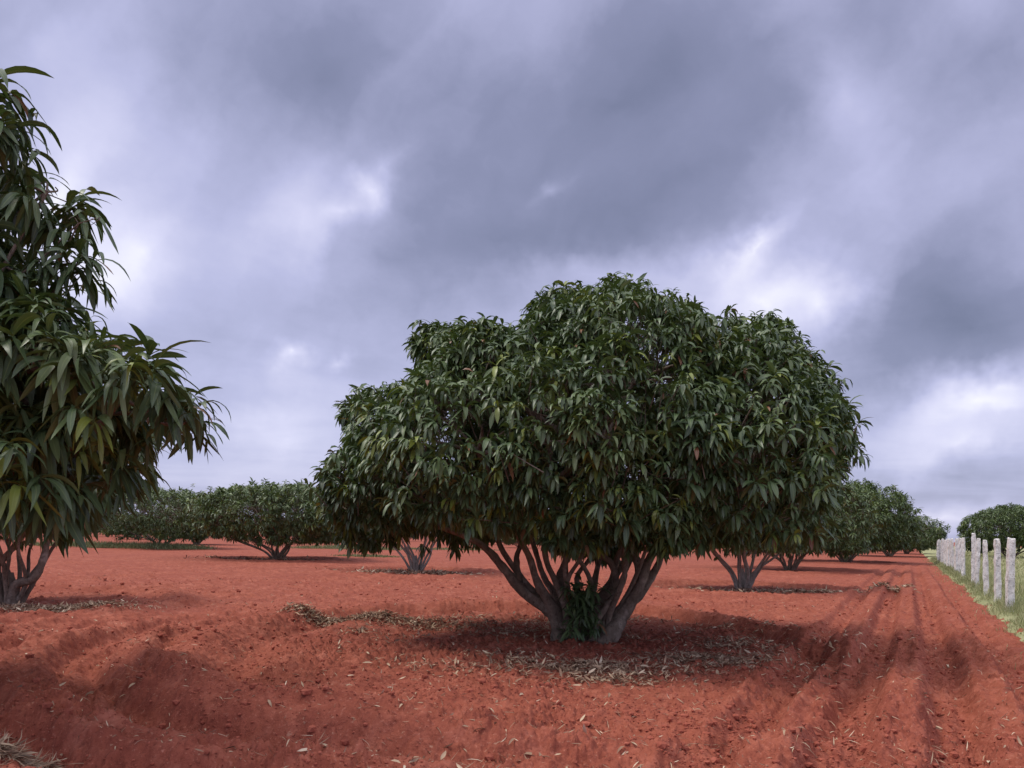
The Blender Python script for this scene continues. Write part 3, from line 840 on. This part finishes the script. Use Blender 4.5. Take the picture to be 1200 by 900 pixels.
for (x, y, sc) in ((70, 104, 1.0), (56, 118, 0.75), (62, 128, 0.8)):
    a, c = far_meshes[rng.integers(3)]
    put_tree((x, y, 0.0), a, c, 'distant tree low on the horizon past the far end of the stone posts', 'distant trees past the fence end', rng.uniform(0, 6.28), sc)


# ------------------------------------------------------------------ stone posts
ORD = ['first', 'second', 'third', 'fourth', 'fifth', 'sixth', 'seventh', 'eighth', 'ninth', 'tenth', 'eleventh', 'twelfth', 'thirteenth',
       'fourteenth', 'fifteenth', 'sixteenth', 'seventeenth', 'eighteenth', 'nineteenth', 'twentieth', 'twenty-first', 'twenty-second', 'twenty-third', 'twenty-fourth']


def post_mesh(seed, H):
    rng = np.random.default_rng(seed)
    nz, wx, wy = 15, rng.uniform(0.135, 0.16), rng.uniform(0.10, 0.12)
    ring = np.array([(-1, -1), (-0.4, -1.06), (0.3, -1.03), (1, -1), (1.05, 0), (1, 1), (0.3, 1.05), (-0.4, 1.02), (-1, 1), (-1.04, 0)]) * 0.5
    nr = len(ring)
    zs = np.linspace(-0.3, H, nz)
    V = []
    for k, z in enumerate(zs):
        t = k / (nz - 1)
        sc = 1.06 - 0.16 * t
        if k == nz - 1: sc *= 0.86
        p = np.column_stack([ring[:, 0] * wx, ring[:, 1] * wy]) * sc + rng.normal(0, 0.006, (nr, 2))
        zz2 = z + (rng.normal(0, 0.014, nr) if k == nz - 1 else rng.normal(0, 0.006, nr))
        V.append(np.column_stack([p, zz2]))
    V = np.vstack(V)
    V = np.vstack([V, [[0.0, 0.0, H + rng.uniform(0.0, 0.025)]]])
    i = np.arange(nz - 1)[:, None]; j = np.arange(nr)[None]; jn = (j + 1) % nr
    q = np.stack([i * nr + j, i * nr + jn, (i + 1) * nr + jn, (i + 1) * nr + j], -1).reshape(-1, 4)
    j = np.arange(nr)
    cap = np.stack([np.full(nr, len(V) - 1), (nz - 1) * nr + j, (nz - 1) * nr + (j + 1) % nr], -1)
    return make_mesh('stone_fence_post', V, [q, cap], GRANITE, smooth=False)


rng = np.random.default_rng(12)
POST_U = [(d_ - 15.0) / 0.8935 for d_ in (15.1, 17.7, 19.8, 22.5, 24.2, 28.7, 30.7, 32.2, 33.7, 35.2, 36.7, 38.3, 39.8, 41.4, 43.0, 44.6, 46.2, 47.8, 49.4, 51.0, 52.6, 54.2)]
for k, u in enumerate(POST_U):
    H = 1.48 + rng.uniform(-0.05, 0.07) + (0.14 if k == 4 else 0)
    s = rng.normal(0, 0.04)
    x, y = FP + FD * u + FN * s
    o = link('stone_fence_post', post_mesh(200 + k, H))
    o.location = (x, y, 0.02)
    o.rotation_euler = (rng.normal(0, 0.02), rng.normal(0.015, 0.018), math.atan2(FD[1], FD[0]) + rng.normal(0, 0.15))
    nm = 'tallest rough grey granite fence post, ' if k == 4 else 'rough grey granite fence post in grass, '
    tag(o, nm + ORD[k] + ' in line counting from the viewer', 'fence post', 'stone posts of the field fence')


# ------------------------------------------------------------------ grass
def blades(P, hgt, wid, rng, tone, lean=0.5):
    n = len(P)
    hd = rng.uniform(0, 6.28, n)
    return leaf_blades(P, hd, np.clip(1.45 - np.abs(rng.normal(0, lean * 0.5, n)), 0.1, 1.5), np.abs(rng.normal(0.5, 0.5, n)), hgt, wid,
                       rng.normal(0, 0.5, n), tone, np.zeros(n), stations=3, fold=0.05)


def grass_obj(name, P, h, wd, tone, mat, rng, label, cat='grass'):
    v, q, a = blades(P, h, wd, rng, tone)
    o = link(name, make_mesh(name, v, q, mat, attrs={'tone': a['tone']}))
    tag(o, label, cat, kind='stuff')


rng = np.random.default_rng(31)
n = 46000
u = -9 + 62 * rng.random(n) ** 1.35
wd = np.abs(rng.gamma(1.6, 0.55, n)) - 0.5 * (rng.random(n) < 0.12) * rng.random(n)
s = EDGE - wd + 0.09 * vnoise(u * 2.2, u * 0 + 3, 8) + 0.08 * vnoise(u * 0.6, u * 0 + 9, 9)
x = FP[0] + FD[0] * u + FN[0] * s; y = FP[1] + FD[1] * u + FN[1] * s
cl = fbm(x * 1.3, y * 1.3, 3, 90)
keep = (cl + rng.normal(0, 0.15, n)) > -0.22
x, y, u, wd, cl = x[keep], y[keep], u[keep], wd[keep], cl[keep]; n = len(x)
P = np.stack([x, y, field_h(x, y, wd)], 1)
hh = np.clip(0.16 + 0.26 * (cl + 0.25) + rng.normal(0, 0.05, n), 0.05, 0.5) * sstep(wd, -0.02, 0.4).clip(0.35, 1)
grass_obj('grass', P, hh, rng.uniform(0.006, 0.012, n) * (1 + u.clip(0) / 25), np.clip(rng.normal(0.55, 0.22, n), 0, 1), GRASS_DRY, rng,
          'pale green tufted grass growing along the stone posts')
n = 26000
u = -9 + 110 * rng.random(n) ** 1.2; wd = 2.0 + 22 * rng.random(n) ** 1.5
s = EDGE - wd
x = FP[0] + FD[0] * u + FN[0] * s; y = FP[1] + FD[1] * u + FN[1] * s
P = np.stack([x, y, field_h(x, y, wd)], 1)
grass_obj('grass', P, rng.uniform(0.10, 0.32, n), rng.uniform(0.010, 0.02, n) * (1 + u.clip(0) / 20), np.clip(rng.normal(0.65, 0.2, n), 0, 1), GRASS_DRY, rng,
          'thin straw coloured grass of the field beyond the posts')

for (cx, cy, rx, ry, n, lab, hh) in (
        (-24.6, 53.6, 4.4, 2.6, 6500, 'green grass patch under the bushy tree rising from it', 0.75),
        (-30.5, 56.0, 4.0, 3.0, 3000, 'green grass patch behind the hanging branches at the photo edge', 0.65),
        (-13.0, 62.0, 5.0, 2.0, 3000, 'green grass patch behind the free-standing round bush', 0.55),
        (-8.0, 44.0, 2.0, 1.2, 1200, 'low green grass patch beside the foot of the round bush', 0.25),
        (-6.0, 66.0, 6.0, 2.0, 2600, 'faint green grass patch at the far side of the orchard', 0.30)):
    r = np.sqrt(rng.random(n)) * (0.75 + 0.25 * rng.random(n)); a = rng.uniform(0, 6.28, n)
    x = cx + rx * r * np.cos(a) + rng.normal(0, 0.25, n); y = cy + ry * r * np.sin(a) + rng.normal(0, 0.2, n)
    P = np.stack([x, y, height(x, y, False) - 0.01], 1)
    grass_obj('grass', P, hh * rng.uniform(0.4, 1.0, n) * (1.1 - 0.6 * r), rng.uniform(0.02, 0.04, n), np.clip(rng.normal(0.3, 0.2, n), 0, 1), GRASS, rng, lab)


# ------------------------------------------------------------------ dry leaves, straw, clods
def litter(name, x, y, rng, label, length=(0.05, 0.125), straw=0.4, lift=0.045, cat='leaf litter', tone=0.55, elev=(0.10, 0.2)):
    n = len(x)
    z = height(x, y) + rng.uniform(0.0, lift, n)
    P = np.stack([x, y, z], 1)
    st = rng.random(n) < straw
    L = rng.uniform(length[0], length[1], n) * np.where(st, 1.2, 1.0)
    W = np.where(st, rng.uniform(0.004, 0.009, n), L * rng.uniform(0.16, 0.30, n))
    v, q, a = leaf_blades(P, rng.uniform(0, 6.28, n), rng.normal(elev[0], elev[1], n), rng.normal(0.3, 0.7, n), L, W, rng.normal(0, 0.6, n),
                          np.clip(rng.normal(tone, 0.22, n), 0, 1), np.zeros(n), stations=4, fold=0.25)
    o = link(name, make_mesh(name, v, q, LITTER, attrs={'tone': a['tone']}))
    tag(o, label, cat, kind='stuff')


def patch(n, spots, rng):
    xs, ys = [], []
    for (cx, cy, rx, ry, f) in spots:
        k = int(n * f); xs.append(cx + rx * rng.normal(0, 0.5, k)); ys.append(cy + ry * rng.normal(0, 0.5, k))
    return np.concatenate(xs), np.concatenate(ys)


rng = np.random.default_rng(64)
n = 15000
a = rng.uniform(0, 6.28, n); r = np.sqrt(rng.random(n)) * 3.4
x0 = MAIN[0] + r * np.cos(a); y0 = MAIN[1] + r * np.sin(a)
dens = 0.10 + 0.6 * sstep(fbm(x0 * 0.9, y0 * 0.9, 3, 95), 0.0, 0.35)
k = rng.random(n) < dens
xa, ya = patch(3500, ((0.8, 8.35, 1.1, 0.45, .42), (2.3, 9.0, 1.0, 0.6, .34), (3.0, 10.4, 0.6, 0.7, .14), (1.0, 7.7, 0.6, 0.3, .10)), rng)
litter('leaf_litter', np.concatenate([x0[k], xa]), np.concatenate([y0[k], ya]), rng, 'dry brown fallen leaves spread on the soil under the big tree', tone=0.56)
xa, ya = patch(2800, ((-3.05, 12.2, 0.7, 0.35, .4), (-2.2, 12.4, 0.8, 0.3, .4), (-1.2, 12.0, 0.8, 0.4, .2)), rng)
litter('leaf_litter', xa, ya, rng, 'ridge of grey straw and dead leaves beside the big tree', tone=0.5)
xa, ya = patch(3400, ((-7.3, 13.2, 1.0, 0.4, .5), (-8.8, 13.6, 1.3, 0.4, .5)), rng)
litter('leaf_litter', xa, ya, rng, 'straw mound and dead leaves under the hanging branches at the photo edge', tone=0.6)
xa, ya = patch(1500, ((-3.4, 27.2, 2.2, 0.9, 1.0),), rng)
litter('leaf_litter', xa, ya, rng, 'pale dry litter around the small tree with bare pale stems', length=(0.12, 0.24), tone=0.6)
xa, ya = patch(1500, ((6.8, 21.2, 2.4, 0.9, .7), (8.0, 21.0, 0.9, 0.4, .3)), rng)
litter('leaf_litter', xa, ya, rng, 'pale dry litter around the tree with fanned pale stems', length=(0.10, 0.22), tone=0.6)
xa, ya = patch(1000, ((-11.3, 37.0, 3.0, 0.9, 1.0),), rng)
litter('leaf_litter', xa, ya, rng, 'dull dry litter at the foot of the free-standing round bush', length=(0.15, 0.3), tone=0.35)
xa, ya = patch(260, ((10.6, 22.0, 0.6, 0.3, 1.0),), rng)
litter('leaf_litter', xa, ya, rng, 'small straw heap on the soil track near the fence', length=(0.12, 0.24), tone=0.6)
xa, ya = patch(1000, ((HEAP[0] - 0.05, HEAP[1], 0.22, 0.16, 1.0),), rng)
litter('straw_tuft', xa, ya, rng, 'tuft of dry straw lying on the soil in the bottom corner', length=(0.08, 0.17), straw=0.85, elev=(0.0, 0.12), lift=0.05, cat='straw', tone=0.62)
n = 9000
d = 4.2 * (40 / 4.2) ** (rng.random(n) ** 1.1); th = rng.uniform(R(-38), R(38), n)
x, y = d * np.sin(th), d * np.cos(th)
k = fence_s(x, y) > 0.7
litter('straw', x[k], y[k], rng, 'straw bits and leaf scraps scattered over the red soil', length=(0.03, 0.10), straw=0.75, lift=0.012, cat='straw', tone=0.6)


def clods():
    rng = np.random.default_rng(88)
    import bmesh
    bm = bmesh.new(); bmesh.ops.create_icosphere(bm, subdivisions=1, radius=1.0)
    V0 = np.array([v.co[:] for v in bm.verts]); F0 = np.array([[v.index for v in f.verts] for f in bm.faces]); bm.free()
    kinds = []
    for k in range(10):
        nz = 0.55 * vnoise3(V0 * 1.3 + 31 * k, k) + 0.5 * vnoise3(V0 * 2.9 + 17 * k, k)
        kinds.append(V0 * (1 + 0.9 * nz)[:, None])
    n = 80000
    d = 3.9 * (24 / 3.9) ** (rng.random(n) ** 1.25); th = rng.uniform(R(-40), R(40), n)
    x, y = d * np.sin(th), d * np.cos(th)
    cl = fbm(x * 0.8, y * 0.8, 3, 99) + 0.45 * (fence_s(x, y) < 3.2) * -np.sin(2 * np.pi * (fence_s(x, y) - 0.20) / 0.72)
    k = (fence_s(x, y) > 0.65) & (cl + rng.normal(0, 0.25, n) > 0.0)
    x, y, d = x[k], y[k], d[k]; n = len(x)
    size = np.clip(0.0045 * rng.pareto(2.3, n) + 0.005, 0, 0.034) * (1 + d / 40)
    z = height(x, y)
    a = rng.uniform(0, 6.28, n); ca, sa = np.cos(a)[:, None], np.sin(a)[:, None]
    K = np.array(kinds)[rng.integers(10, size=n)]
    sc = np.stack([np.ones(n), rng.uniform(0.7, 1.1, n), rng.uniform(0.5, 0.85, n)], 1) * size[:, None]
    K = K * sc[:, None, :]
    V = np.stack([K[..., 0] * ca - K[..., 1] * sa + x[:, None], K[..., 0] * sa + K[..., 1] * ca + y[:, None], K[..., 2] + (z + size * 0.15)[:, None]], -1).reshape(-1, 3)
    F = (F0[None] + (np.arange(n) * len(V0))[:, None, None]).reshape(-1, 3)
    o = link('soil_clods', make_mesh('soil_clods', V, F, CLOD, smooth=False))
    tag(o, 'crumbled clods of red earth strewn over the ploughed ground', 'soil', kind='stuff')


clods()
